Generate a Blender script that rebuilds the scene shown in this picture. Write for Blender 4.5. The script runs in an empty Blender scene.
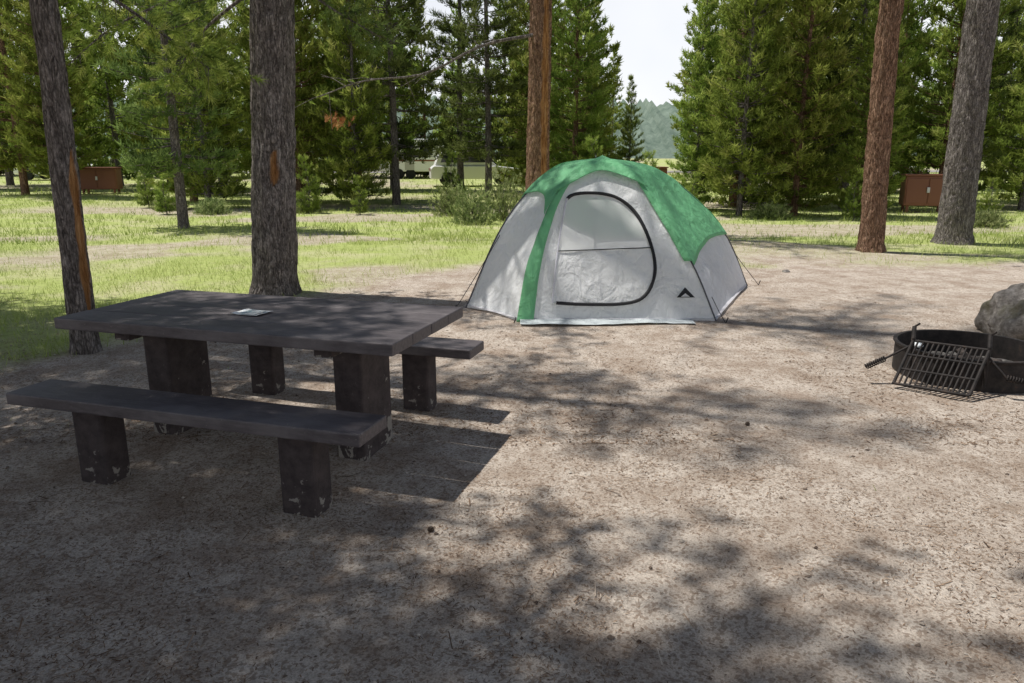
import bpy, bmesh, math, numpy as np, random
from mathutils import Vector, noise as mn
rng=np.random.default_rng(7); random.seed(7)
S=bpy.context.scene
# ---------------------------------------------------------------- helpers
def nrm(a): return a/np.maximum(np.linalg.norm(a,axis=-1,keepdims=True),1e-9)
def hsh(ix,iy,s):
    v=np.sin(ix*127.1+iy*311.7+s*74.7)*43758.5453
    return v-np.floor(v)
def vnoise(x,y,s=0):
    x=np.asarray(x,float);y=np.asarray(y,float)
    ix=np.floor(x);iy=np.floor(y);fx=x-ix;fy=y-iy
    fx=fx*fx*(3-2*fx);fy=fy*fy*(3-2*fy)
    a=hsh(ix,iy,s);b=hsh(ix+1,iy,s);c=hsh(ix,iy+1,s);d=hsh(ix+1,iy+1,s)
    return (a*(1-fx)+b*fx)*(1-fy)+(c*(1-fx)+d*fx)*fy
def fbm(x,y,s=0,o=4):
    r=0;a=.5;t=0
    for i in range(o):
        r=r+a*vnoise(x*2**i,y*2**i,s+i);t+=a;a*=.5
    return r/t
def sstep(a,b,x):
    t=np.clip((x-a)/(b-a),0,1);return t*t*(3-2*t)
class MB:
    def __init__(s): s.V=[];s.L=[];s.K=[];s.M=[];s.T=[];s.SM=[];s.n=0
    def add(s,V,F,mat=0,tint=0.,smooth=True):
        V=np.asarray(V,float).reshape(-1,3);F=np.asarray(F,int)
        s.V.append(V);s.L.append((F+s.n).ravel());s.K.append(np.full(len(F),F.shape[1]))
        s.M.append(np.full(len(F),mat));s.SM.append(np.full(len(F),smooth))
        t=np.asarray(tint,float)
        s.T.append(np.full(len(V),float(t)) if t.ndim==0 else t)
        s.n+=len(V)
    def mesh(s,name,mats):
        me=bpy.data.meshes.new(name)
        V=np.concatenate(s.V);L=np.concatenate(s.L);K=np.concatenate(s.K)
        me.vertices.add(len(V));me.vertices.foreach_set('co',V.ravel())
        me.loops.add(len(L));me.loops.foreach_set('vertex_index',L.astype(np.int32))
        st=np.concatenate([[0],np.cumsum(K)[:-1]]).astype(np.int32)
        me.polygons.add(len(K));me.polygons.foreach_set('loop_start',st)
        me.polygons.foreach_set('material_index',np.concatenate(s.M).astype(np.int32))
        me.polygons.foreach_set('use_smooth',np.concatenate(s.SM).astype(bool))
        a=me.attributes.new('tint','FLOAT','POINT');a.data.foreach_set('value',np.concatenate(s.T).astype(np.float32))
        for m in mats: me.materials.append(m)
        me.update(calc_edges=True)
        return me
    def obj(s,name,mats,parent=None): return link(name,s.mesh(name,mats),parent)
def link(name,me,parent=None,loc=(0,0,0),rz=0,sc=1):
    o=bpy.data.objects.new(name,me);S.collection.objects.link(o)
    o.location=loc;o.rotation_euler=(0,0,rz);o.scale=(sc,sc,sc) if not isinstance(sc,tuple) else sc
    if parent: o.parent=parent
    return o
def empty(name,loc=(0,0,0),rz=0):
    return link(name,None,None,loc,rz)
def box(name,size,loc,mat,parent=None,bev=.008,rot=(0,0,0),seg=2):
    x,y,z=[v/2 for v in size]
    V=[(-x,-y,-z),(x,-y,-z),(x,y,-z),(-x,y,-z),(-x,-y,z),(x,-y,z),(x,y,z),(-x,y,z)]
    F=[(0,3,2,1),(4,5,6,7),(0,1,5,4),(1,2,6,5),(2,3,7,6),(3,0,4,7)]
    me=bpy.data.meshes.new(name);me.from_pydata(V,[],F);me.materials.append(mat)
    o=link(name,me,parent,loc);o.rotation_euler=rot
    if bev:
        b=o.modifiers.new('b','BEVEL');b.width=bev;b.segments=seg
    return o
def tube_arr(P,R,seg=6,close=False):
    P=np.asarray(P,float);n=len(P);R=np.broadcast_to(np.asarray(R,float),(n,))
    if close: T=np.roll(P,-1,0)-np.roll(P,1,0)
    else: T=np.gradient(P,axis=0)
    T=nrm(T)
    up=np.array([0,0,1.]) if abs(T[:,2]).mean()<.8 else np.array([1.,0,0])
    A=nrm(np.cross(T,up));B=np.cross(T,A)
    th=np.arange(seg)*2*math.pi/seg
    V=P[:,None,:]+R[:,None,None]*(np.cos(th)[None,:,None]*A[:,None,:]+np.sin(th)[None,:,None]*B[:,None,:])
    m=n if close else n-1
    i=np.arange(m)[:,None];j=np.arange(seg)[None,:]
    i2=(i+1)%n;j2=(j+1)%seg
    F=np.stack([i*seg+j+0*i2,i*seg+j2,i2*seg+j2,i2*seg+j],-1).reshape(-1,4)
    return V.reshape(-1,3),F
def crom(pts,n):
    P=np.asarray(pts,float);P=np.vstack([2*P[0]-P[1],P,2*P[-1]-P[-2]])
    out=[];m=len(P)-3
    for q in np.linspace(0,m,n):
        i=min(int(q),m-1);t=q-i;a,b,c,d=P[i:i+4]
        out.append(.5*((2*b)+(c-a)*t+(2*a-5*b+4*c-d)*t*t+(3*b-a-3*c+d)*t**3))
    return np.array(out)
def gridF(r,c):
    i=np.arange(r-1)[:,None];j=np.arange(c-1)[None]
    return np.stack([i*c+j,i*c+j+1,(i+1)*c+j+1,(i+1)*c+j],-1).reshape(-1,4)
# ---------------------------------------------------------------- materials
class NT:
    def __init__(s,name):
        s.m=bpy.data.materials.new(name);s.m.use_nodes=True
        s.nt=s.m.node_tree;s.nt.nodes.clear();s.out=s.n('ShaderNodeOutputMaterial')
    def n(s,t): return s.nt.nodes.new(t)
    def l(s,a,b): s.nt.links.new(a,b)
    def coord(s,scale=(1,1,1)):
        tc=s.n('ShaderNodeTexCoord');mp=s.n('ShaderNodeMapping');mp.inputs['Scale'].default_value=scale
        s.l(tc.outputs['Object'],mp.inputs['Vector']);return mp.outputs[0]
    def noise(s,vec,sc,det=5,rough=.6,dist=0):
        x=s.n('ShaderNodeTexNoise');x.inputs['Scale'].default_value=sc;x.inputs['Detail'].default_value=det
        x.inputs['Roughness'].default_value=rough;x.inputs['Distortion'].default_value=dist
        s.l(vec,x.inputs['Vector']);return x.outputs['Fac']
    def ramp(s,fac,stops):
        r=s.n('ShaderNodeValToRGB');e=r.color_ramp.elements
        while len(e)<len(stops): e.new(.5)
        for q,(p,c) in zip(e,stops):
            q.position=p;q.color=(*c,1) if len(c)==3 else c
        s.l(fac,r.inputs[0]);return r.outputs[0]
    def mix(s,f,a,b,mode='MIX'):
        x=s.n('ShaderNodeMix');x.data_type='RGBA';x.blend_type=mode
        for v,i in ((f,0),(a,6),(b,7)):
            if hasattr(v,'is_linked'): s.l(v,x.inputs[i])
            else: x.inputs[i].default_value=v if i==0 else (*v,1)
        return x.outputs[2]
    def math(s,op,a,b=0.,clamp=False):
        x=s.n('ShaderNodeMath');x.operation=op;x.use_clamp=clamp
        for v,i in ((a,0),(b,1)):
            if hasattr(v,'is_linked'): s.l(v,x.inputs[i])
            else: x.inputs[i].default_value=v
        return x.outputs[0]
    def attr(s,name='tint'):
        a=s.n('ShaderNodeAttribute');a.attribute_name=name;return a.outputs['Fac']
    def bump(s,h,st=.5,d=.02):
        b=s.n('ShaderNodeBump');b.inputs['Strength'].default_value=st;b.inputs['Distance'].default_value=d
        s.l(h,b.inputs['Height']);return b.outputs[0]
    def bsdf(s,col,rough=.8,nor=None,metal=0,spec=.3):
        p=s.n('ShaderNodeBsdfPrincipled')
        if hasattr(col,'is_linked'): s.l(col,p.inputs['Base Color'])
        else: p.inputs['Base Color'].default_value=(*col,1)
        if hasattr(rough,'is_linked'): s.l(rough,p.inputs['Roughness'])
        else: p.inputs['Roughness'].default_value=rough
        p.inputs['Metallic'].default_value=metal;p.inputs['Specular IOR Level'].default_value=spec
        if nor is not None: s.l(nor,p.inputs['Normal'])
        return p.outputs[0]
    def diff(s,col,nor=None):
        p=s.n('ShaderNodeBsdfDiffuse');s.l(col,p.inputs[0])
        if nor is not None: s.l(nor,p.inputs['Normal'])
        return p.outputs[0]
    def fin(s,sh): s.l(sh,s.out.inputs[0]);return s.m
def leafmat(name,stops,trans=.35):
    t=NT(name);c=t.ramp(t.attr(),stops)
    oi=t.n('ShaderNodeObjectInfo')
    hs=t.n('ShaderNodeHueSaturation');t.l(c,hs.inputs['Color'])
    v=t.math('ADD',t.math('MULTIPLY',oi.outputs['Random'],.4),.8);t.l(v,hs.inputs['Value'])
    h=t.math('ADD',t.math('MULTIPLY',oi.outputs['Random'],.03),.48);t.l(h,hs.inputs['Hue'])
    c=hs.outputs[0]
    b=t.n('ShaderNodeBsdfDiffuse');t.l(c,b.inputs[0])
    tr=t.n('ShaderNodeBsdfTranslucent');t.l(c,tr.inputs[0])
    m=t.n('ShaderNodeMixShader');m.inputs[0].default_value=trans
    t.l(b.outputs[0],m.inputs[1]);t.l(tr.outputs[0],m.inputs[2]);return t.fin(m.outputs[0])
def barkmat(name,c1,c2,c3):
    t=NT(name);v=t.coord((1,1,.22));n1=t.noise(v,24,7,.75,1.2);n2=t.noise(v,6,3)
    n3=t.noise(t.coord((1,1,.5)),70,3,.7)
    vo=t.n('ShaderNodeTexVoronoi');vo.feature='DISTANCE_TO_EDGE';vo.inputs['Scale'].default_value=20
    nv=t.n('ShaderNodeTexNoise');nv.inputs['Scale'].default_value=14;t.l(v,nv.inputs['Vector'])
    wv=t.mix(.22,v,nv.outputs['Color']);t.l(wv,vo.inputs['Vector'])
    crack=t.ramp(vo.outputs['Distance'],[(0,(0,0,0)),(.2,(1,1,1))])
    c=t.ramp(n1,[(.36,c1),(.5,c2),(.64,c3)])
    c=t.mix(t.math('MULTIPLY',n2,.5),c,tuple(x*.65 for x in c2))
    c=t.mix(.5,c,crack,'MULTIPLY')
    c=t.mix(.7,c,t.ramp(n3,[(.35,(.5,.5,.5)),(.65,(1.45,1.45,1.45))]),'MULTIPLY')
    vs=t.coord((1,1,.12));ns=t.noise(vs,30,5)
    sc=t.ramp(ns,[(.3,(.16,.06,.02)),(.55,(.46,.24,.10)),(.8,(.60,.38,.20))])
    c=t.mix(t.attr(),c,sc)
    h=t.math('ADD',t.math('MULTIPLY',crack,.4),n1)
    return t.fin(t.diff(c,t.bump(h,1,.04)))
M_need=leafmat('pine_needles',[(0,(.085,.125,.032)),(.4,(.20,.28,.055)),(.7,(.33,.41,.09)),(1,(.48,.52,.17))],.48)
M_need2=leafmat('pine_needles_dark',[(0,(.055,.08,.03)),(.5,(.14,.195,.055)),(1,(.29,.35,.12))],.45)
M_barkg=barkmat('bark_grey',(.11,.094,.085),(.29,.255,.235),(.50,.455,.425))
M_barko=barkmat('bark_orange',(.14,.078,.052),(.38,.23,.155),(.55,.38,.27))
M_grass=leafmat('grass_blades',[(0,(.19,.25,.06)),(.45,(.34,.42,.12)),(.8,(.48,.52,.19)),(1,(.60,.55,.32))],.4)
M_leaf=leafmat('shrub_leaves',[(0,(.15,.21,.07)),(.5,(.29,.37,.15)),(1,(.46,.51,.25))],.4)
# ---------------------------------------------------------------- world / light / camera
sx,sy=.38,-.13
w=bpy.data.worlds.new('World');S.world=w;w.use_nodes=True
nt=w.node_tree;nt.nodes.clear();N_=nt.nodes.new;K_=nt.links.new
sk=N_('ShaderNodeTexSky');sk.sky_type='NISHITA';sk.sun_disc=False
el=math.atan(1/math.hypot(sx,sy));sk.sun_elevation=el;sk.sun_rotation=math.atan2(-sx,-sy)%(2*math.pi)
sk.altitude=1900;sk.air_density=1.0;sk.dust_density=2;sk.ozone_density=1
tc=N_('ShaderNodeTexCoord');sp=N_('ShaderNodeSeparateXYZ');K_(tc.outputs['Generated'],sp.inputs[0])
cr=N_('ShaderNodeValToRGB');e=cr.color_ramp.elements;e[0].position=0;e[0].color=(1,1,1,1);e[1].position=.55;e[1].color=(.0,.0,.0,1)
e2=e.new(.24);e2.color=(.8,.8,.8,1);K_(sp.outputs[2],cr.inputs[0])
nz=N_('ShaderNodeTexNoise');nz.inputs['Scale'].default_value=3;nz.inputs['Detail'].default_value=4;K_(tc.outputs['Generated'],nz.inputs['Vector'])
mm=N_('ShaderNodeMath');mm.operation='MULTIPLY_ADD';K_(nz.outputs['Fac'],mm.inputs[0]);mm.inputs[1].default_value=.9;mm.inputs[2].default_value=.6
m2=N_('ShaderNodeMath');m2.operation='MULTIPLY';m2.use_clamp=True;K_(mm.outputs[0],m2.inputs[0]);K_(cr.outputs[0],m2.inputs[1])
mx=N_('ShaderNodeMix');mx.data_type='RGBA';K_(m2.outputs[0],mx.inputs[0]);K_(sk.outputs[0],mx.inputs[6]);mx.inputs[7].default_value=(11.4,11.6,12,1)
bg=N_('ShaderNodeBackground');bg.inputs[1].default_value=.088
wo=N_('ShaderNodeOutputWorld')
K_(mx.outputs[2],bg.inputs[0]);K_(bg.outputs[0],wo.inputs[0])
ld=bpy.data.lights.new('sun','SUN');ld.energy=5.0;ld.angle=math.radians(.55);ld.color=(1,.96,.90)
sun=bpy.data.objects.new('sun',ld);S.collection.objects.link(sun)
sun.rotation_euler=Vector((sx,sy,-1)).to_track_quat('-Z','Y').to_euler()
cd=bpy.data.cameras.new('camera');cam=bpy.data.objects.new('camera',cd);S.collection.objects.link(cam)
cd.lens=26.02;cd.sensor_width=36;cd.clip_end=6000;cam.location=(0,0,1.6)
cam.rotation_euler=(math.radians(90-13.93),0,0);S.camera=cam
S.view_settings.view_transform='Standard';S.view_settings.look='None';S.view_settings.exposure=0
# ---------------------------------------------------------------- ground
def gh(x,y):
    x=np.asarray(x,float);y=np.asarray(y,float)
    base=np.clip(y-18,0,150)*.009
    fade=1-sstep(18,30,y)
    return base+fade*((fbm(x*.7,y*.7,3)-.5)*.05+(fbm(x*5,y*5,9,3)-.5)*.018)
def gf(x,y):
    b=np.interp(x,[-30,-6,-4,-3.2,-1.5,-.5,5,8,30],[4.5,5.0,5.7,7.9,10.3,11.4,12.2,11.4,9])
    g=sstep(-.8,1.1,y-b+2.6*(fbm(x*.9,y*.9,21)-.5))
    p=sstep(.52,.64,fbm(x*.22+3,y*.4,33,3))
    return g*(1-.8*p)
xs=np.concatenate([-np.geomspace(1500,14,30),np.linspace(-13.8,13.8,260),np.geomspace(14,1500,30)])
ys=np.concatenate([[-400,-150,-60,-25,-12,-6,-3,-1.5,-.5],np.linspace(0,24,260),np.geomspace(24.3,2500,50)])
X,Y=np.meshgrid(xs,ys);nx,ny=len(xs),len(ys)
V=np.stack([X,Y,gh(X,Y)],-1).reshape(-1,3)
t=NT('ground_dirt_and_grass');v=t.coord()
a=t.noise(v,.9,3);b=t.noise(v,11,8,.8);c=t.noise(v,120,4,.85);d=t.noise(v,2.6,4,.7)
vo=t.n('ShaderNodeTexVoronoi');vo.inputs['Scale'].default_value=85;t.l(v,vo.inputs['Vector'])
dirt=t.ramp(b,[(.25,(.355,.305,.26)),(.5,(.585,.52,.455)),(.75,(.73,.665,.59))])
dirt=t.mix(t.math('MULTIPLY',t.ramp(d,[(.42,(0,0,0)),(.64,(1,1,1))]),.65),dirt,(.31,.235,.18))
dirt=t.mix(.85,dirt,t.ramp(c,[(.32,(.28,.26,.24)),(.52,(.95,.93,.9)),(.72,(1.3,1.27,1.22))]),'MULTIPLY')
dirt=t.mix(t.math('MULTIPLY',t.ramp(vo.outputs['Color'],[(.66,(0,0,0)),(.72,(1,1,1))]),.55),dirt,(.18,.12,.08))
gr=t.ramp(b,[(.25,(.21,.25,.08)),(.5,(.36,.42,.14)),(.75,(.49,.52,.22))])
gr=t.mix(t.math('MULTIPLY',t.ramp(a,[(.45,(0,0,0)),(.66,(1,1,1))]),.5),gr,(.54,.48,.34))
fac=t.math('ADD',t.attr(),t.math('MULTIPLY',t.math('SUBTRACT',b,.5),.9),True)
fac=t.math('MULTIPLY',fac,t.math('GREATER_THAN',t.attr(),.01))
col=t.mix(fac,dirt,gr)
hh=t.math('ADD',b,t.math('MULTIPLY',c,.45))
M_gr=t.fin(t.diff(col,t.bump(hh,.8,.02)))
m=MB();m.add(V,gridF(ny,nx),0,gf(V[:,0],V[:,1]));m.obj('ground',[M_gr])
def slivers(n,yr,l,wd,dens):
    y=yr[0]+(yr[1]-yr[0])*rng.random(n)**1.4
    x=(rng.random(n)*2-1)*(.9+y*.78)
    k=dens(x,y)>rng.random(n);x=x[k];y=y[k]
    n=len(x);a=rng.random(n)*6.283;L=l*(.4+rng.random(n));W=wd*(.5+rng.random(n))
    z=gh(x,y)+.002+rng.random(n)*.004
    dx,dy=np.cos(a),np.sin(a);dz=(rng.random(n)-.3)*.1
    p=np.stack([x,y,z],-1);dv=np.stack([dx,dy,dz],-1)*L[:,None]/2;pv=np.stack([-dy,dx,0*dx],-1)*W[:,None]/2
    V=np.stack([p-dv-pv,p-dv+pv,p+dv+pv,p+dv-pv],1).reshape(-1,3)
    return V,np.arange(4*n).reshape(-1,4),np.repeat(rng.random(n),4)
t=NT('dry_needles');M_lit=t.fin(t.diff(t.ramp(t.attr(),[(0,(.08,.05,.035)),(.5,(.22,.145,.095)),(.85,(.38,.28,.20)),(1,(.55,.48,.4))])))
m=MB()
cl=lambda x,y:sstep(.35,.62,fbm(x*1.6,y*1.6,50))*.95+.1
for n_,yr,l,wd in((70000,(1.2,5.5),.016,.0028),(30000,(4,12),.03,.005),(900,(1.2,9),.07,.004)):
    V,F,T=slivers(n_,yr,l,wd,cl);m.add(V,F,0,T,False)
m.obj('pine_needle_litter',[M_lit])
t=NT('pebbles');M_peb=t.fin(t.diff(t.ramp(t.attr(),[(0,(.07,.05,.04)),(.5,(.24,.19,.15)),(1,(.5,.46,.4))])))
m=MB();octv=np.array([(1,0,0),(-1,0,0),(0,1,0),(0,-1,0),(0,0,1),(0,0,-1)],float)
octf=np.array([(0,2,4),(2,1,4),(1,3,4),(3,0,4),(2,0,5),(1,2,5),(3,1,5),(0,3,5)])
n=4200;y=1.3+9*rng.random(n)**1.5;x=(rng.random(n)*2-1)*(.9+y*.78);r=.003+.010*rng.random(n)**6
z=gh(x,y)
for k in range(n):
    q=octv*r[k]*(.6+.8*rng.random((6,3)));q[:,2]*=.6
    m.add(q+[x[k],y[k],z[k]+r[k]*.3],octf,0,rng.random(),False)
m.obj('pebbles',[M_peb])
m=MB()
for px,py in[(-.36,2.98),(1.45,4.3)]:
    az=rng.random()*6.28
    for kk in range(60):
        s=kk/60;rr=.009*math.sin(math.pi*(.12+.86*s))+.003;th=kk*2.4
        o=np.array([0,math.cos(th)*rr,math.sin(th)*rr]);ax=np.array([s*.026-.013,0,0])
        dd=np.array([.35,math.cos(th),math.sin(th)]);si=np.array([0,-math.sin(th),math.cos(th)])
        tri=np.array([ax,ax+o+si*.004+dd*.002,ax+o-si*.004+dd*.002,ax+o*.9+[-.003,0,0]])
        R=np.array([[math.cos(az),-math.sin(az),0],[math.sin(az),math.cos(az),0],[0,0,1]])
        m.add(tri@R.T+[px,py,float(gh(px,py))+.009],[(0,1,2),(3,2,1)],0,.05+.15*rng.random(),False)
m.obj('pine_cones',[M_peb])
def grass(mb,n,yr,h,wd,dens):
    y=yr[0]+(yr[1]-yr[0])*rng.random(n);x=(rng.random(n)*2-1)*(2+y*.8)
    k=dens(x,y)>rng.random(n);x=x[k];y=y[k];n=len(x)
    H=h*(.4+rng.random(n))*(.5+1.0*fbm(x*.8,y*.8,70));a=rng.random(n)*6.283;W=wd*(.6+.8*rng.random(n))
    p=np.stack([x,y,gh(x,y)-.005],-1);s=np.stack([np.cos(a),np.sin(a),0*a],-1)*W[:,None]/2
    b=rng.random(n)*6.283;le=H*(.2+.6*rng.random(n))
    tip=p+np.stack([np.cos(b)*le,np.sin(b)*le,H],-1)
    mb.add(np.stack([p-s,p+s,tip],1).reshape(-1,3),np.arange(3*n).reshape(-1,3),0,np.repeat(np.clip(.75*fbm(x*.5,y*.5,80)+.45*(rng.random(n)-.3),0,1),3),False)
m=MB();gd=lambda x,y:gf(x,y)*(.3+.7*sstep(.4,.6,fbm(x*2,y*2,90)))
grass(m,110000,(4.5,16),.085,.007,gd);grass(m,80000,(14,32),.12,.016,gd);grass(m,25000,(30,62),.16,.04,gd)
grass(m,9000,(3,13),.04,.005,lambda x,y:.08*sstep(.55,.7,fbm(x*.8,y*.8,95)))
m.obj('grass',[M_grass])
# ---------------------------------------------------------------- trees
def rot_tri(P,D,k,nl,nw,spread,tint):
    n=len(P);Pn=np.repeat(P,k,0);Dn=np.repeat(nrm(D),k,0)
    r=nrm(rng.normal(size=(n*k,3)));d=nrm(Dn*1.0+r*spread)
    off=Dn*(rng.random((n*k,1))-.6)*nl*.9
    s=nrm(np.cross(d,rng.normal(size=(n*k,3))))*nw/2
    b=Pn+off;tip=b+d*(nl*(.6+.6*rng.random((n*k,1))))
    V=np.stack([b-s,b+s,tip],1).reshape(-1,3)
    T=np.repeat(np.clip(np.repeat(tint,k)+rng.normal(0,.08,n*k),0,1),3)
    return V,np.arange(3*n*k).reshape(-1,3),T
def conifer(name,mats,H,r0,cb,R,nb,tpm,k,nl,nw,shape='cone',droop=0.,lean=(0,0),scars=(),detail=False,up=.35,dead=0,spread=.9,seed=0,taper=1.15):
    global rng
    rng=np.random.default_rng(seed)
    m=MB();ph=rng.random(4)*6.28
    def axis(z):
        z=np.asarray(z,float);q=z/H
        return np.stack([lean[0]*np.minimum(z,3.5)/3.5+.06*np.sin(q*5+ph[0])*q*2,lean[1]*q+.06*np.sin(q*6+ph[1])*q*2,z],-1)
    rad=lambda z:r0*(1-.18*np.clip(z/5,0,1))*np.clip(1-(np.maximum(z-5,0)/(H-5+1e-3))*.95,.04,1) if detail else r0*np.clip(1-z/H,.05,1)
    if detail:
        zz=np.concatenate([np.arange(-.1,5,.03),np.linspace(5,H,20)]);sg=64
    else: zz=np.concatenate([[-.1],np.linspace(.15,H,16)]);sg=8
    C=axis(zz);th=np.arange(sg)*2*math.pi/sg
    RR=rad(np.maximum(zz,0))*(1+.22*np.exp(-np.maximum(zz,0)/.12))
    Rg=np.repeat(RR[:,None],sg,1);T=np.zeros_like(Rg)
    if detail:
        for a_ in range(len(zz)):
            if zz[a_]>5.2: break
            for b_ in range(sg):
                p=Vector((math.cos(th[b_])*r0*11,math.sin(th[b_])*r0*11,zz[a_]*2.4+seed))
                q=mn.noise(p*1.0)+.6*mn.noise(p*2.7)
                cr=-max(0,.2-abs(q))*2.2
                lob=1+.06*math.sin(th[b_]*5+seed)*math.exp(-max(zz[a_],0)/.25)
                Rg[a_,b_]+=min(r0,.2)*(.08*q+.22*cr)
                Rg[a_,b_]*=lob
        for (ang,wd,z0,z1) in scars:
            zc=(z0+z1)/2;hz=(z1-z0)/2
            for a_ in range(len(zz)):
                e=1-((zz[a_]-zc)/hz)**2
                if e<=0: continue
                ww=wd*math.sqrt(e)*(1+.7*mn.noise(Vector((zz[a_]*4,ang,seed))))
                for b_ in range(sg):
                    dth=(th[b_]-ang+math.pi)%(2*math.pi)-math.pi
                    if abs(dth)<ww:
                        f=1-abs(dth)/ww;T[a_,b_]=min(1,f*3.5);Rg[a_,b_]=RR[a_]*(1-.16*min(1,f*2.2))
    V=C[:,None,:]+Rg[:,:,None]*np.stack([np.cos(th),np.sin(th),0*th],-1)[None]
    i=np.arange(len(zz)-1)[:,None];j=np.arange(sg)[None,:];j2=(j+1)%sg
    m.add(V.reshape(-1,3),np.stack([i*sg+j,i*sg+j2,(i+1)*sg+j2,(i+1)*sg+j],-1).reshape(-1,4),0,T.ravel())
    Ps=[];Ds=[];Ts=[]
    nwh=max(8,int((H-cb)*2.2))
    for b_ in range(nb):
        t_=(rng.integers(0,nwh)+rng.normal(0,.13))/nwh;t_=min(max(t_,0),.985)
        if shape=='cone': t_=t_**taper
        z=cb+(H-cb)*t_
        if shape=='cone': pr=(1-t_)**.7*(.75+.25*min(1,t_*6))
        else: pr=math.sqrt(max(0,1-(2*t_*.97-.85)**2/1.35))*(.55+.45*rng.random())
        L=max(.18,R*pr*(.5+.65*rng.random()))
        a=rng.random()*6.283;e=(-.15-droop*(1-t_))+(.85)*t_+rng.normal(0,.1)
        hd=np.array([math.cos(a),math.sin(a),0]);s=np.linspace(0,1,6)[:,None]
        bend=rng.normal(0,.12)
        side=np.array([-hd[1],hd[0],0])
        path=axis(z)+hd*s*L*math.cos(e)+np.array([0,0,1])*(math.sin(e)*s*L+up*L*s*s*.6)+side*bend*L*s*s
        br=max(.006,.016*L)
        V,F=tube_arr(path,br*(1-.85*s[:,0]),4 if not detail else 5);m.add(V,F,0,0.)
        n=max(3,int(L*tpm*(.7+.5*rng.random())))
        if rng.random()<dead: continue
        q=.22+.78*rng.random(n)**.75
        idx=q*5;i0=np.minimum(idx.astype(int),4);f=(idx-i0)[:,None]
        base=path[i0]*(1-f)+path[i0+1]*f
        lat=(rng.random(n)*2-1)*(.08+.34*L*(1.05-q))
        dirb=nrm(path[i0+1]-path[i0])
        P=base+side*lat[:,None]+dirb*np.abs(lat)[:,None]*.5
        P[:,2]+=np.abs(lat)*.18+rng.normal(0,.04,n)
        P[:,2]=np.maximum(P[:,2],.1)
        D=dirb*.45+side*np.sign(lat)[:,None]*.35+np.array([0,0,.8])+rng.normal(0,.15,(n,3))
        bt=rng.normal(0,.13)
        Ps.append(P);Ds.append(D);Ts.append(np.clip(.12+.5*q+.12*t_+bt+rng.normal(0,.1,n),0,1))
        sd=np.cross(P-base,[0,0,1.]);sd=nrm(sd+1e-4)*.004*(1 if detail else 2)
        m.add(np.stack([base-sd,base+sd,P],1).reshape(-1,3),np.arange(3*n).reshape(-1,3),0,0.,False)
    P=np.concatenate(Ps);D=np.concatenate(Ds);T=np.concatenate(Ts)
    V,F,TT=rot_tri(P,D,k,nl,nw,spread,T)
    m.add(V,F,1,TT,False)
    return m.mesh(name,mats)
def bough(parent,name,pts,mats,seed,tufts=60,nl=.10,nw=.008,k=26):
    global rng
    rng=np.random.default_rng(seed);m=MB();p=crom(pts,16)
    V,F=tube_arr(p,np.linspace(.022,.005,16),6);m.add(V,F)
    q=.25+.75*rng.random(tufts)**.8;idx=q*15;i0=np.minimum(idx.astype(int),14);f=(idx-i0)[:,None]
    base=p[i0]*(1-f)+p[i0+1]*f;d=nrm(p[i0+1]-p[i0]);off=rng.normal(0,1,(tufts,3))*[.17,.17,.10]
    P=base+off+d*.08
    sd=nrm(np.cross(P-base,[0,0,1.])+1e-4)*.004
    m.add(np.stack([base-sd,base+sd,P],1).reshape(-1,3),np.arange(3*tufts).reshape(-1,3),0,0.,False)
    V,F,T=rot_tri(P,d+nrm(off)*.7+[0,0,.25],k,nl,nw,.9,np.clip(rng.normal(.5,.2,tufts),0,1));m.add(V,F,1,T,False)
    o=m.obj(name,mats,parent);o.location=(-parent.location[0],-parent.location[1],-parent.location[2])
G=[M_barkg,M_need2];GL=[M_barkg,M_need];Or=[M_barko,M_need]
def put(me,x,y,rz=0,sc=1.,name='pine_tree'): return link(name,me,None,(x,y,float(gh(x,y))),rz,sc)
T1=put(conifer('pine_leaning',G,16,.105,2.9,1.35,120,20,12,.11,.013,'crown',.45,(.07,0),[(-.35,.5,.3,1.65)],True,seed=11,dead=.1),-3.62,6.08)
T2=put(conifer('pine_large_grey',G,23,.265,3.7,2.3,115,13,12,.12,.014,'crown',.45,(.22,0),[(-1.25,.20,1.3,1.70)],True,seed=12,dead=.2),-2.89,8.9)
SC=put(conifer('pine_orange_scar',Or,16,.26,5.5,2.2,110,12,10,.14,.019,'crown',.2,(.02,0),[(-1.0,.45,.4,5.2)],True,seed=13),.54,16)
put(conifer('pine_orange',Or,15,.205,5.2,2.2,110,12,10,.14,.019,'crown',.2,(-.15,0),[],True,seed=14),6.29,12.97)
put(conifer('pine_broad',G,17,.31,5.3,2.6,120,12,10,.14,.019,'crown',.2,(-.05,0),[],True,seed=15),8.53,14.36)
bough(T1,'bough_1',[(-3.55,6.08,3.0),(-3.1,6.2,2.8),(-2.7,6.3,2.5),(-2.45,6.35,2.3)],GL,61,70)
bough(T1,'bough_2',[(-3.65,6.05,2.95),(-4.1,5.9,2.75),(-4.6,5.8,2.35)],G,62,60)
bough(T2,'bough_1',[(-2.75,8.85,3.6),(-3.5,8.6,3.3),(-4.2,8.4,2.95),(-4.7,8.3,2.55)],GL,63,100)
bough(T2,'bough_2',[(-2.6,8.85,3.65),(-2.0,8.6,3.2),(-1.4,8.5,2.85)],G,64,70)
bough(T2,'bough_3',[(-2.8,8.75,3.4),(-3.5,8.9,2.95),(-3.9,9.0,2.45)],GL,65,80)
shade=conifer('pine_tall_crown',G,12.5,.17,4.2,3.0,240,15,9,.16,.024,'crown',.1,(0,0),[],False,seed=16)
put(shade,-2.8,1.5,0,1.1);put(shade,-5.7,3.1,1.7,.85);put(shade,-7.3,7.6,2.9,1.0);put(shade,-.9,-1.9,4.1,1.0);put(shade,7.4,4.2,.7,.85);put(shade,-5.0,1.2,2.2,.9)
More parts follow.
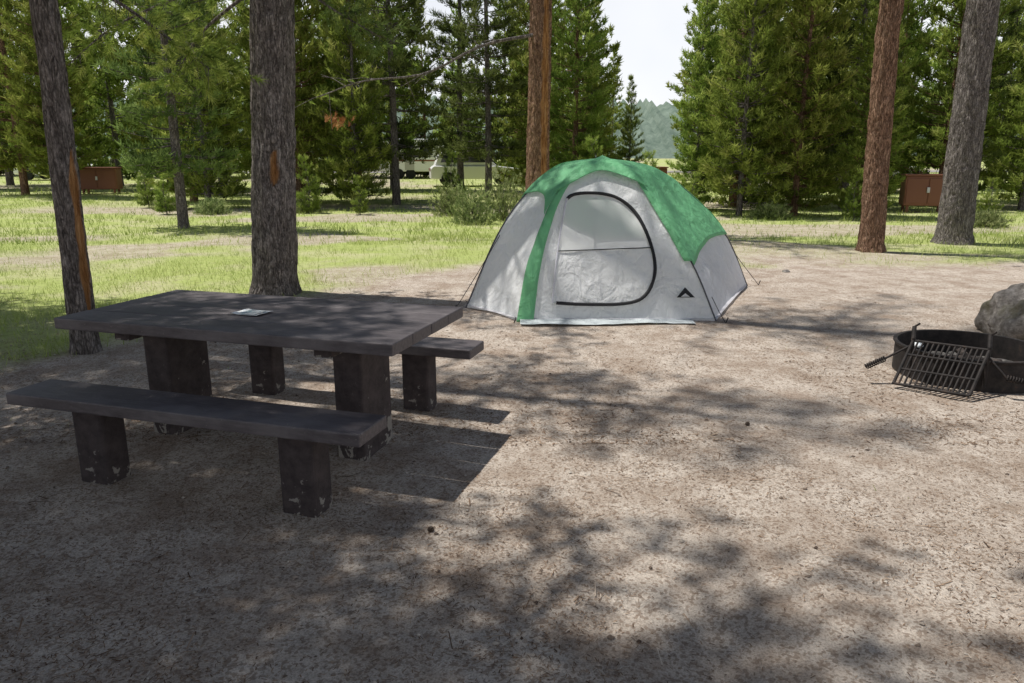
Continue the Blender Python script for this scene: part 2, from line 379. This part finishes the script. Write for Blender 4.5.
put(shade,-4.1,2.2,3.3,.95);put(shade,-2.0,.1,5,1.15);put(shade,-4.5,4.2,4.4,.72)
Y=[conifer('young_pine_a',Or,13,.13,.4,1.9,290,13,8,.23,.039,'cone',.0,up=.5,seed=21),
   conifer('young_pine_b',GL,11,.11,.5,1.8,270,13,8,.23,.039,'cone',.05,up=.5,seed=22),
   conifer('young_pine_c',Or,15,.15,1.2,2.05,310,12,8,.23,.040,'cone',.1,up=.5,seed=23),
   conifer('young_pine_d',G,14,.14,1.7,1.9,240,12,8,.23,.038,'cone',.15,seed=24,dead=.08)]
Z=[conifer('far_pine_a',GL,14,.15,.5,2.4,180,8,6,.32,.09,'cone',.0,seed=31),
   conifer('far_pine_b',GL,17,.17,1.6,2.4,180,8,6,.32,.09,'cone',.1,seed=32),
   conifer('far_pine_c',Or,12,.12,.3,2.2,160,8,6,.32,.09,'cone',.1,seed=33)]
sap=conifer('pine_sapling',GL,2.2,.03,.15,.65,70,26,10,.12,.018,'cone',.0,up=.5,seed=41)
L=[(-11.4,27,0,1),(-9.6,23.8,1,.95),(-8.3,27,2,.9),(-6.9,24.5,0,.95),(-5.6,27.5,2,1),(-4.9,23.7,1,.8),(-3.9,25.4,3,1.0),(-2.3,34,3,1.1),(-.9,29,3,1),(.8,31,0,.95),(2.4,29,2,.85),(3.5,34,1,.66),(4.6,30,1,.42),
 (5.6,23,1,.62),(6.3,20.8,1,.8),(7.2,24.5,2,.95),(7.9,21,0,.78),(9.0,24,1,1.1),(9.7,20.8,0,.6),(10.4,23.6,3,.85),(11.9,26,2,.95),(13.9,24.5,0,.95),(16.3,27,3,1),(18.0,24,1,1),(15.6,23,1,.8),(20,28,2,1),(11.3,30,0,1),(8.2,27,2,1),
 (-7.7,17.5,3,.85),(-12.9,31,3,1),(-17.6,29.5,2,.9),(-20,31,2,1.0)]
for x,y,k,s in L: put(Y[k],x,y,random.random()*6.28,s)
for x,y,s in[(-9.9,21.5,.6),(-5.9,21.8,.75),(-4.3,21.2,.5),(-1.9,24,.8),(3.9,21.5,.8),(4.9,20.4,.55),(8.9,19.5,.6),(12.4,19.5,.5),(-11.6,24,.7),(.9,23,.9),(2.6,24,1.0)]: put(sap,x,y,random.random()*6.28,s,'pine_sapling')
fo=empty('distant_forest')
def far(x,y):
    if .125<x/y<.225 and y<100: return
    if -.125<x/y<-.025 and y<49: return
    s=.75+.5*random.random()
    link('pine',Z[random.randrange(3)],fo,(x,y,float(gh(x,y))),random.random()*6.28,s)
for q in range(28): 
    y=33+7*random.random();far(-y*.85+(y*1.7)*(q+random.random())/28,y)
for q in range(40): 
    y=50+8*random.random();far(-y*.9+(y*1.8)*(q+random.random())/40,y)
for q in range(50):
    y=72+50*random.random();far((random.random()*2-1)*y*.95,y)
def shrub(x,y,r,h,seed):
    global rng
    g=np.random.default_rng(seed);m=MB();n=420;rng=g
    P=nrm(g.normal(size=(n,3)))*(g.random((n,1))**.4);P[:,2]=np.abs(P[:,2]);P*=[r,r*.8,h]
    P*=(.75+.5*g.random((n,1)))
    for q in range(26):
        e=P[q];V,F=tube_arr(np.array([[0,0,-.02],e*.5+[0,0,.05],e]),[.008,.006,.002],4);m.add(V,F,0)
    V,F,T=rot_tri(P,P+[0,0,h*.7],9,.10,.022,.8,g.random(n));V[:,2]=np.maximum(V[:,2],.0);m.add(V,F,1,T,False)
    o=m.obj('shrub',[M_barkg,M_leaf]);o.location=(x,y,float(gh(x,y)))
for a_ in[(-1.0,18.5,.6,.9,1),(-.2,19.5,.7,1.3,2),(-1.7,21,.6,.9,3),(1.6,19,.6,.6,4),(-10.5,23,.5,.4,5),(11.3,18,.6,.4,6),(-6.2,22,.5,.4,7),(-8.6,21.5,.5,.4,8),(4.9,22,.5,.5,9),(6.9,20,.5,.4,10)]: shrub(*a_)
# bare limb on the scarred trunk
m=MB();g=np.random.default_rng(5);rng=g
pth=crom([(.45,15.9,4.0),(-.6,15.6,3.75),(-1.7,15.3,3.2),(-2.9,15.2,3.05),(-3.7,15.0,2.75)],20)
V,F=tube_arr(pth,np.linspace(.04,.010,20),6);m.add(V,F)
for q in range(3,19):
    d_=g.normal(size=3)*[.5,.3,.35];p=pth[q];V,F=tube_arr(np.array([p,p+d_*.5+[0,0,.03],p+d_]),[.011,.007,.004],4);m.add(V,F)
P=pth[8:]+g.normal(0,.12,(12,3));V,F,T=rot_tri(P,P*0+[-.6,0,.4],14,.12,.014,.9,np.full(12,.5));m.add(V,F,1,T,False)
lb=m.obj('bare_limb',GL,SC);lb.location=(-SC.location[0],-SC.location[1],-SC.location[2])
t=NT('dead_needles');M_dead=t.fin(t.diff(t.ramp(t.attr(),[(0,(.3,.12,.05)),(1,(.6,.32,.16))])))
m=MB();P=np.array([-5.0,22.1,2.6])+g.normal(0,1,(26,3))*[.16,.15,.10];V,F,T=rot_tri(P,P*0+[.2,0,.5],12,.14,.02,.9,g.random(26));m.add(V,F,0,T,False)
V,F=tube_arr(np.array([(-4.9,23.7,2.4),(-4.95,22.9,2.45),(-5.0,22.1,2.6)]),[.03,.02,.01],5);m.add(V,F,0,.1);m.obj('dead_pine_bough',[M_dead])
# road, hill
t=NT('asphalt_worn');M_road=t.fin(t.diff(t.ramp(t.noise(t.coord(),3),[(.3,(.22,.21,.2)),(.7,(.34,.32,.30))])))
xr=np.linspace(-120,120,40);rv=[]
for y_ in(62.,68.): rv.append(np.stack([xr,np.full(40,y_)+2*np.sin(xr*.03),0*xr],-1))
rv=np.array(rv);rv[...,2]=np.clip(rv[...,1]-18,0,150)*.009+.03
m=MB();m.add(rv.reshape(-1,3),gridF(2,40));m.obj('road',[M_road])
t=NT('forested_hill');M_hill=t.fin(t.diff(t.ramp(t.noise(t.coord((1,1,.4)),.12,8,.8),[(.35,(.10,.14,.11)),(.65,(.21,.26,.21))])))  # distance haze painted in: bluish, greyed greens for the wooded slope
hx=np.linspace(-700,700,900);hz=22+12*fbm(hx*.006,hx*0,4)+5*rng.random(900)
hv=np.stack([np.stack([hx,0*hx+330,0*hx-2],-1),np.stack([hx,0*hx+370,hz*.55],-1),np.stack([hx,0*hx+420,hz],-1),np.stack([hx,0*hx+620,0*hx-2],-1)])
m=MB();m.add(hv.reshape(-1,3),gridF(4,900));m.obj('hill',[M_hill])
# ---------------------------------------------------------------- picnic table
t=NT('brown_paint');v=t.coord((1,5,5));n1=t.noise(v,9,8,.7);n2=t.noise(t.coord(),2.5,5);n3=t.noise(t.coord(),60,3)
c=t.ramp(n1,[(.3,(.058,.049,.052)),(.55,(.10,.087,.091)),(.8,(.16,.142,.145))])
c=t.mix(t.math('MULTIPLY',t.ramp(n2,[(.45,(0,0,0)),(.64,(1,1,1))]),.45),c,(.20,.182,.182))
c=t.mix(t.math('MULTIPLY',t.ramp(n3,[(.66,(0,0,0)),(.72,(1,1,1))]),.5),c,(.30,.27,.24))
M_tab=t.fin(t.bsdf(c,t.math('ADD',t.math('MULTIPLY',n2,.3),.4),t.bump(t.math('ADD',n1,t.math('MULTIPLY',n3,.5)),.35,.006),spec=.4))
t=NT('painted_concrete');v=t.coord();n1=t.noise(v,16,8,.7);n2=t.noise(v,7,5,.7,.5)
sp=t.n('ShaderNodeSeparateXYZ');tcn=t.n('ShaderNodeTexCoord');t.l(tcn.outputs['Generated'],sp.inputs[0])
c=t.ramp(n1,[(.3,(.035,.028,.028)),(.7,(.085,.068,.066))])
wear=t.math('ADD',n2,t.math('MULTIPLY',t.math('SUBTRACT',.45,sp.outputs[2]),.28))
c=t.mix(t.ramp(wear,[(.60,(0,0,0)),(.63,(1,1,1))]),c,(.27,.25,.22))
M_leg=t.fin(t.bsdf(c,.8,t.bump(n1,.7,.015),spec=.25))
T=empty('picnic_table',(-1.3975,4.12,0),math.radians(-17))
bw=.95/4
for k in range(4):
    box(f'top_board_{k+1}',(2.04-.006*(k%2),bw-.003,.062),(.002*(k%2)-.003,-.475+bw*(k+.5),.719),M_tab,T,.007)
for k,px in enumerate((-.645,.595)):
    box(f'pedestal_{k+1}',(.17,.34,.74),(px,0,.315),M_leg,T,.012)
    box(f'top_brace_{k+1}',(.10,.80,.055),(px,0,.659),M_leg,T,.008)
for nm,s in(('near',-1),('far',1)):
    box(f'bench_{nm}_board',(1.99,.265,.062),(.05 if s<0 else .01,s*.743,.419),M_tab,T,.008)
    for k,px in enumerate((-.51,.68) if s<0 else (-.56,.60)):
        box(f'bench_{nm}_leg_{k+1}',(.185,.15,.44),(px,s*.743,.168),M_leg,T,.015)
t=NT('paper');M_pap=t.fin(t.bsdf(t.ramp(t.noise(t.coord(),30),[(.4,(.62,.68,.72)),(.6,(.75,.76,.74))]),.6))
pl=empty('paper_leaflet',(-1.46,4.08,.7535),math.radians(-22))
gx,gy=np.meshgrid(np.linspace(-.09,.09,9),np.linspace(-.07,.07,7));gz=.002+.005*np.abs(gx/.1)**3+.002*np.sin(gy*40)**2
m=MB();F=gridF(7,9)
m.add(np.stack([gx,gy,gz],-1).reshape(-1,3),F);m.obj('sheet',[M_pap],pl)
m=MB();m.add(np.stack([gx*.6+.02,gy*.8-.01,gz+.004],-1).reshape(-1,3),F)
t=NT('leaflet_print');m.obj('inner_sheet',[t.fin(t.bsdf(t.ramp(t.noise(t.coord(),45,2),[(.4,(.25,.4,.42)),(.5,(.7,.72,.7))]),.5))],pl)
# ---------------------------------------------------------------- tent
def fabric(name,col,trans,var=.12,bst=.5):
    t=NT(name);v=t.coord();n1=t.noise(v,3.2,4,.6,.8);n2=t.noise(t.coord((1,1,.3)),9,4,.5,.6)
    c=t.ramp(n1,[(.3,tuple(x*(1-var) for x in col)),(.7,col)])
    nb=t.bump(t.math('ADD',n1,n2),bst,.09)
    b=t.bsdf(c,.55,nb,spec=.3)
    tr=t.n('ShaderNodeBsdfTranslucent');t.l(c,tr.inputs[0]);t.l(nb,tr.inputs[1])
    mx=t.n('ShaderNodeMixShader');mx.inputs[0].default_value=trans;t.l(b,mx.inputs[1]);t.l(tr.outputs[0],mx.inputs[2])
    return t.fin(mx.outputs[0])
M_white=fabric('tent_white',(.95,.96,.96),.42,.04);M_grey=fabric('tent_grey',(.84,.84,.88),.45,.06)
M_green=fabric('tent_green',(.27,.68,.36),.4);t=NT('black_webbing');M_black=t.fin(t.bsdf((.02,.02,.022),.6))
t=NT('tent_mesh');b=t.bsdf((.84,.86,.84),.7);tp=t.n('ShaderNodeBsdfTransparent');mx=t.n('ShaderNodeMixShader');mx.inputs[0].default_value=.4
t.l(b,mx.inputs[1]);t.l(tp.outputs[0],mx.inputs[2]);M_mesh=t.fin(mx.outputs[0])
t=NT('pole_metal');M_pole=t.fin(t.bsdf((.09,.09,.1),.4,metal=.3))
apex=(1.0,8.4,1.57);N=41
rb={'FL':crom([(.06,7.26,.0),(.16,7.45,.5),(.34,7.75,.98),(.62,8.05,1.38),apex],N),
 'FR':crom([(2.05,7.26,.0),(1.84,7.52,.54),(1.55,7.85,1.03),(1.30,8.12,1.40),apex],N),
 'BR':crom([(3.02,9.4,.0),(2.66,9.2,.64),(2.22,9.0,1.09),(1.66,8.7,1.45),apex],N),
 'B':crom([(1.1,10.0,.0),(1.08,9.75,.55),(1.05,9.4,1.05),(1.02,8.95,1.45),apex],N),
 'L':crom([(-.5,8.0,.0),(-.16,8.2,.76),(.15,8.3,1.2),(.52,8.36,1.49),apex],N)}
ctr=np.array([1.1,8.5,.5])
def panel(mb,A,B,mat,v0=0,v1=1,u0=0,u1=1,off=0.,sag=.03,nu=18,nv=34,seed=0,v0b=None,scal=0,cut=False):
    us=np.linspace(u0,u1,nu+1);V=[]
    A=rb[A];B=rb[B]
    for iv in range(nv+1):
        row=[]
        for u in us:
            lo=v0+((v0b if v0b is not None else v0)-v0)*u+scal*math.sin(math.pi*u)
            vv=lo+(v1-lo)*iv/nv;q=vv*(N-1);i0=min(int(q),N-2);f=q-i0
            a=A[i0]*(1-f)+A[i0+1]*f;b=B[i0]*(1-f)+B[i0+1]*f
            p=a*(1-u)+b*u;o=p-ctr;o=o/np.linalg.norm(o)
            wv=mn.noise(Vector(p)*2.2+Vector((seed,0,0)))*.022+mn.noise(Vector(p)*5)*.012
            p=p+o*(off-sag*math.sin(math.pi*u)*(1-vv)+wv*math.sin(math.pi*min(1,max(0,vv*.96+.03))))
            p[2]=max(p[2],.004);row.append(p)
        V.append(row)
    V=np.array(V).reshape(-1,3);F=gridF(nv+1,nu+1)
    if cut:
        c_=V[F].mean(1);F=F[[not inside(.93+(p[0]-.93)*1.03,.68+(p[2]-.68)*1.03) for p in c_]]
    mb.add(V,F,mat)
ol=[(.40,.17),(.45,.6),(.53,1.0),(.60,1.19),(.85,1.22),(1.10,1.16),(1.30,.98),(1.43,.68),(1.45,.42),(1.34,.22),(1.12,.15),(.7,.15)]
oc=crom([p+(0,) for p in ol+[ol[0]]],90)[:-1]
def inside(x,z):
    c_=False;n=len(oc);j=n-1
    for i_ in range(n):
        xi,zi=oc[i_][:2];xj,zj=oc[j][:2]
        if (zi>z)!=(zj>z) and x<(xj-xi)*(z-zi)/(zj-zi)+xi: c_=not c_
        j=i_
    return c_
TE=empty('tent')
m=MB()
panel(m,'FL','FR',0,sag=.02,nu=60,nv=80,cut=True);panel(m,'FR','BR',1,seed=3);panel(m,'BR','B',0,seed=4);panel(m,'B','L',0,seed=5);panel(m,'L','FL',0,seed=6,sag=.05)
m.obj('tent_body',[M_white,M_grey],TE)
m=MB()
panel(m,'FR','BR',0,v0=.25,v0b=.27,off=.035,sag=.02,seed=8,scal=.04)
panel(m,'BR','B',0,v0=.27,off=.035,seed=9);panel(m,'B','L',0,v0=.27,v0b=.48,off=.035,seed=10)
panel(m,'L','FL',0,v0=.50,v0b=.52,off=.035,sag=.03,seed=11,scal=.07)
panel(m,'FL','FR',0,v0=.64,v0b=.64,off=.06,sag=-.04,seed=12,scal=.13)
panel(m,'FL','FR',0,v0=0,v1=.72,u0=0,u1=.085,off=.03,sag=0,nu=3,seed=13)
panel(m,'FL','FR',0,v0=.27,v1=.80,u0=.95,u1=1.0,off=.035,sag=0,nu=3,seed=13)
o=m.obj('rainfly',[M_green],TE);sm=o.modifiers.new('s','SOLIDIFY');sm.thickness=.004
m=MB()
for k in rb:
    V,F=tube_arr((rb[k]+nrm(rb[k]-ctr)*.008)[:36],.008,6);m.add(V,F)
m.obj('poles',[M_pole],TE)
m=MB();fl=np.array([rb[k][0] for k in('FL','FR','BR','B','L')]);fl[:,2]=.035;m.add(fl,[(0,1,2,3,4)]);m.obj('tent_floor',[M_grey],TE)
def fpt(x,z,off):
    A,B=rb['FL'],rb['FR'];zs=A[:,2]
    q=float(np.interp(z,zs,np.arange(N)));i0=min(int(q),N-2);f=q-i0
    a=A[i0]*(1-f)+A[i0+1]*f;b=B[i0]*(1-f)+B[i0+1]*f;u=(x-a[0])/(b[0]-a[0])
    p=a*(1-u)+b*u;o=p-ctr;o/=np.linalg.norm(o)
    n_=np.array([0,-.86,.5])
    return p+n_*off-o*.02*math.sin(math.pi*min(1,max(0,u)))*(1-q/(N-1))
m=MB();Vd=np.array([fpt(p[0],p[1],.03) for p in oc])
V,F=tube_arr(Vd[21:],.018,6);m.add(V,F)
V,F=tube_arr(np.array([fpt(x,.66,.026) for x in np.linspace(.46,1.42,14)]),.006,5);m.add(V,F)
m.obj('door_zipper',[M_black],TE)
m=MB();V,F=tube_arr(Vd[:22],.010,6);m.add(V,F);m.obj('door_seam',[M_grey],TE)
def fill(name,zlo,zhi,mat,off,wr):
    mb=MB();rows=[]
    for z in np.linspace(zlo,zhi,26):
        xs_=[x for x in np.linspace(.2,1.6,281) if inside(x,z)]
        if not xs_: continue
        rows.append([fpt(x,z,off+wr*math.sin(x*13+z*7+2*math.sin(z*9))) for x in np.linspace(xs_[0],xs_[-1],30)])
    V=np.array(rows);mb.add(V.reshape(-1,3),gridF(len(rows),30));mb.obj(name,[mat],TE)
fill('door_mesh_panel',.665,1.215,M_mesh,.018,.003);fill('door_lower_panel',.155,.655,M_white,.018,.006)
m=MB();m.add([fpt(1.66,.20,.045),fpt(1.84,.20,.045),fpt(1.745,.29,.045)],[(0,1,2)]);m.obj('emblem',[M_black],TE)
m=MB();m.add([fpt(1.70,.205,.05),fpt(1.79,.205,.05),fpt(1.745,.235,.05)],[(0,1,2)]);m.obj('emblem_inner',[M_white],TE)
m=MB()
for a_,b_ in(((-.13,8.18,.78),(-.62,7.85,0)),((2.62,9.2,.64),(3.2,9.5,0)),((2.0,7.3,.25),(2.13,7.2,0)),((1.0,9.3,1.1),(1.0,11,0))):
    V,F=tube_arr(np.array([a_,(np.array(a_)+b_)/2-[0,0,.01],b_]),.004,5);m.add(V,F)
for a_ in((-.62,7.85,0),(2.13,7.2,0),(3.2,9.5,0),(.02,7.2,0)):
    V,F=tube_arr(np.array([a_,np.array(a_)+[0.02,0,.06]]),.006,5);m.add(V,F)
m.obj('guylines_and_stakes',[M_black],TE)
gx,gy=np.meshgrid(np.linspace(.08,1.80,60),np.linspace(7.05,7.6,20))
gy=gy-.03*np.sin(gx*3);gz=.02+.02*fbm(gx*6,gy*6,6)
m=MB();m.add(np.stack([gx,gy,gz],-1).reshape(-1,3),gridF(20,60))
m.obj('groundsheet',[fabric('tarp_grey',(.55,.60,.61),.05)],TE)
# ---------------------------------------------------------------- fire ring
t=NT('rusty_steel');v=t.coord();n1=t.noise(v,14,8,.7);M_st=t.fin(t.bsdf(t.ramp(n1,[(.35,(.018,.017,.017)),(.6,(.045,.038,.035)),(.78,(.12,.07,.045))]),.7,t.bump(n1,.3,.01),metal=.4))
FR=empty('fire_ring',(3.47,5.45,0))
m=MB();pr=[(.50,-.03),(.50,.20),(.515,.215),(.515,.225),(.485,.225),(.485,-.03)];sg=72;V=[]
for q in range(sg):
    a=q/sg*2*math.pi;V.append([(r*math.cos(a),r*math.sin(a),z) for r,z in pr])
i=np.arange(sg)[:,None];j=np.arange(5)[None];i2=(i+1)%sg
m.add(np.array(V).reshape(-1,3),np.stack([i*6+j,i2*6+j,i2*6+j+1,i*6+j+1],-1).reshape(-1,4),0,0.,False);m.obj('ring',[M_st],FR)
t=NT('ash');M_ash=t.fin(t.diff(t.ramp(t.noise(t.coord(),20),[(.35,(.03,.03,.03)),(.7,(.2,.19,.18))])))
m=MB();V=[(0,0,.05)]
for r in(.15,.3,.44,.486):
    for q in range(40):
        a=q/40*6.2832;V.append((r*math.cos(a),r*math.sin(a),.03+.03*random.random()))
m.add(V,[(0,1+q,1+(q+1)%40) for q in range(40)])
m.add(V,[(1+r*40+q,1+(r+1)*40+q,1+(r+1)*40+(q+1)%40,1+r*40+(q+1)%40) for r in range(3) for q in range(40)])
m.obj('ash_bed',[M_ash],FR)
o3=np.array([3.47,5.45,0.])
TL=np.array([2.92,5.23,.31])-o3;TR=np.array([3.30,4.95,.31])-o3;BL=np.array([2.73,5.07,.035])-o3;BR_=np.array([3.10,4.78,.035])-o3
m=MB()
def rod(a,b,r=.006,sg=6):
    V,F=tube_arr(np.array([a,(np.array(a)+b)/2,b]),r,sg);m.add(V,F)
for q in np.linspace(0,1,15): rod(TL*(1-q)+TR*q,BL*(1-q)+BR_*q,.0075)
for q in(0,.33,.66,1): rod(TL*(1-q)+BL*q,TR*(1-q)+BR_*q,.010)
rod(TL,BL,.012);rod(TR,BR_,.012)
m.obj('grate',[M_st],FR)
m=MB()
for a in(TL,TR):
    b=a+[.03,.06,.09];rod(a-[0,0,.27],a+[0.0,.0,.02],.012);rod(a,b,.015)
    rod(b,b+[.02,-.03,.03],.008)
def handle(p0,p1,p2,r=.008):
    rod(p0,p1,r)
    d=nrm(np.array(p2)-p1);L_=np.linalg.norm(np.array(p2)-p1);u_=nrm(np.cross(d,[0,0,1]));w_=np.cross(u_,d)
    coil=[np.array(p1)+d*L_*s_+.018*(u_*math.cos(s_*60)+w_*math.sin(s_*60)) for s_ in np.linspace(0,1,100)]
    V,F=tube_arr(np.array(coil),.005,5);m.add(V,F);rod(p1,p2,.006)
handle(TL-[0,0,.03],TL+[-.20,-.02,-.13],TL+[-.34,-.03,-.19])
handle(TR-[0,0,.05],TR+[.08,-.10,-.17],TR+[.24,-.15,-.20])
m.obj('hinge_and_handles',[M_st],FR)
t=NT('charred_wood');M_ch=t.fin(t.diff(t.ramp(t.noise(t.coord(),12),[(.4,(.015,.014,.014)),(.7,(.12,.10,.09))])))
m=MB()
for a_,b_,r in(((-.3,.1,.08),(.2,-.1,.1),.035),((-.1,-.25,.08),(.1,.3,.12),.03)):
    V,F=tube_arr(crom([a_,(np.array(a_)+b_)/2+[.02,.01,.01],b_],9),r,9);V=V+rng.normal(0,.003,V.shape);m.add(V,F)
m.obj('charred_logs',[M_ch],FR)
# ---------------------------------------------------------------- boulder
def rock(name,loc,sc,seed,mat,sub=5):
    bm=bmesh.new();bmesh.ops.create_icosphere(bm,subdivisions=sub,radius=1)
    for v in bm.verts:
        p=v.co.copy();d=.30*mn.noise(p*1.1+Vector((seed,0,0)))+.13*mn.noise(p*2.7+Vector((seed,3,0)))+.04*mn.noise(p*7)+.015*mn.noise(p*18)
        q=1+d;v.co=Vector((p.x*q*sc[0],p.y*q*sc[1],max(-.5,p.z*q)*sc[2]))
    me=bpy.data.meshes.new(name);bm.to_mesh(me);bm.free()
    for f in me.polygons: f.use_smooth=True
    me.materials.append(mat);return link(name,me,None,loc,seed)
t=NT('lichen_rock');v=t.coord();n1=t.noise(v,14,8,.75);n2=t.noise(v,4,5,.6)
c=t.ramp(n1,[(.32,(.10,.09,.08)),(.52,(.24,.22,.20)),(.68,(.42,.39,.36))]);c=t.mix(t.math('MULTIPLY',t.ramp(n2,[(.48,(0,0,0)),(.58,(1,1,1))]),.6),c,(.15,.14,.085))
M_rock=t.fin(t.diff(c,t.bump(n1,1,.03)))
rock('boulder',(4.82,6.55,.14),(.46,.42,.40),2.3,M_rock,6)
rock('stone',(3.95,10.6,.0),(.08,.06,.04),4.1,M_rock,3)
rock('crumpled_paper',(3.04,5.38,.245),(.055,.035,.03),7.7,M_pap,3)
# ---------------------------------------------------------------- distant camp furniture
t=NT('brown_metal');M_bm=t.fin(t.bsdf((.24,.10,.065),.6))
t=NT('silver_latch');M_lt=t.fin(t.bsdf((.5,.5,.5),.4,metal=.8))
def bearbox(x,y,rz,s=1):
    E=empty('food_storage_locker',(x,y,float(gh(x,y))),rz)
    box('body',(1.5*s,.8,.85),(0,0,.62),M_bm,E,.02)
    box('lid',(1.58*s,.88,.05),(0,0,1.072),M_bm,E,.01)
    for k,q in enumerate((-.36,.36)): box(f'door_{k+1}',(.68*s,.02,.72),(q*s,-.412,.62),M_bm,E,.01)
    box('latch',(.08,.04,.16),(0,-.44,.65),M_lt,E,.01)
    for k,(a,b) in enumerate(((-.6,-.3),(.6,-.3),(-.6,.3),(.6,.3))): box(f'leg_{k+1}',(.08,.08,.24),(a*s,b,.08),M_bm,E,.01)
bearbox(-17.4,32,.2,1.0);bearbox(5.9,33,.1);bearbox(12.2,22.3,-.3,.8)
t=NT('white_car_paint');M_wp=t.fin(t.bsdf((.85,.85,.85),.25,spec=.5))
t=NT('car_glass');M_gl=t.fin(t.bsdf((.03,.035,.04),.08,spec=.6))
t=NT('rubber');M_ru=t.fin(t.bsdf((.02,.02,.02),.8))
def wheel(E,k,a,b,r=.34):
    me=bpy.data.meshes.new('wheel');bm=bmesh.new();bmesh.ops.create_cone(bm,cap_ends=True,segments=20,radius1=r,radius2=r,depth=.22);bm.to_mesh(me);bm.free();me.materials.append(M_ru)
    o=link(f'wheel_{k+1}',me,E,(a,b,r));o.rotation_euler=(math.pi/2,0,0)
def ext(E,name,prof,w,mat,bev=.05):
    n=len(prof);V=[(p[0],-w/2,p[1]) for p in prof]+[(p[0],w/2,p[1]) for p in prof]
    F=[tuple(range(n)),tuple(range(2*n-1,n-1,-1))]+[(k,k+n,(k+1)%n+n,(k+1)%n) for k in range(n)]
    me=bpy.data.meshes.new(name);me.from_pydata(V,[],F);me.materials.append(mat);o=link(name,me,E)
    if bev: b=o.modifiers.new('b','BEVEL');b.width=bev;b.segments=3
def car(x,y,rz):
    E=empty('parked_car',(x,y,float(gh(x,y))+.03),rz)
    ext(E,'body',[(-2.3,.35),(-2.3,.85),(-2.15,1.0),(.95,1.0),(2.1,.88),(2.3,.7),(2.3,.35)],1.8,M_wp)
    ext(E,'cabin',[(-2.1,.99),(-1.85,1.62),(-1.6,1.7),(.1,1.7),(.35,1.62),(1.05,.99)],1.6,M_wp)
    ext(E,'side_windows',[(-1.8,1.16),(-1.65,1.52),(.05,1.52),(.6,1.16)],1.615,M_gl,0)
    ext(E,'windscreen',[(.42,1.56),(.46,1.58),(1.09,1.03),(1.03,1.03)],1.4,M_gl,0)
    for k,(a,b) in enumerate(((-1.45,-.85),(1.45,-.85),(-1.45,.85),(1.45,.85))): wheel(E,k,a,b)
    for k,b in enumerate((-.6,.6)): box(f'tail_light_{k+1}',(.04,.25,.15),(-2.31,b,.8),M_bm,E,.01)
car(17.6,38,2.9);car(-28,47,0);car(-1.9,39,.15)
E=empty('travel_trailer',(-7.0,50,float(gh(-7,50))),.1)
ext(E,'body',[(-2.6,.45),(-2.7,.9),(-2.5,2.3),(-2.2,2.5),(2.1,2.5),(2.5,2.2),(2.65,1.2),(2.3,.45)],2.1,M_wp,.08)
for k,(a,b_,wd) in enumerate(((-1.5,1.7,.9),(1.4,1.7,.8))): ext(E,f'window_{k+1}',[(a-wd/2,b_-.22),(a-wd/2,b_+.22),(a+wd/2,b_+.22),(a+wd/2,b_-.22)],2.12,M_gl,0)
ext(E,'stripe',[(-2.6,1.1),(-2.6,1.2),(2.5,1.2),(2.5,1.1)],2.115,M_bm,0)
ext(E,'entry_door',[(.0,.55),(.0,2.2),(.6,2.2),(.6,.55)],2.13,M_lt,0)
for k,(a,b) in enumerate(((-.4,-.95),(.35,-.95),(-.4,.95),(.35,.95))): wheel(E,k,a,b,.32)
ext(E,'tow_bar',[(2.4,.42),(2.4,.5),(3.6,.5),(3.6,.42)],.12,M_ru,0)
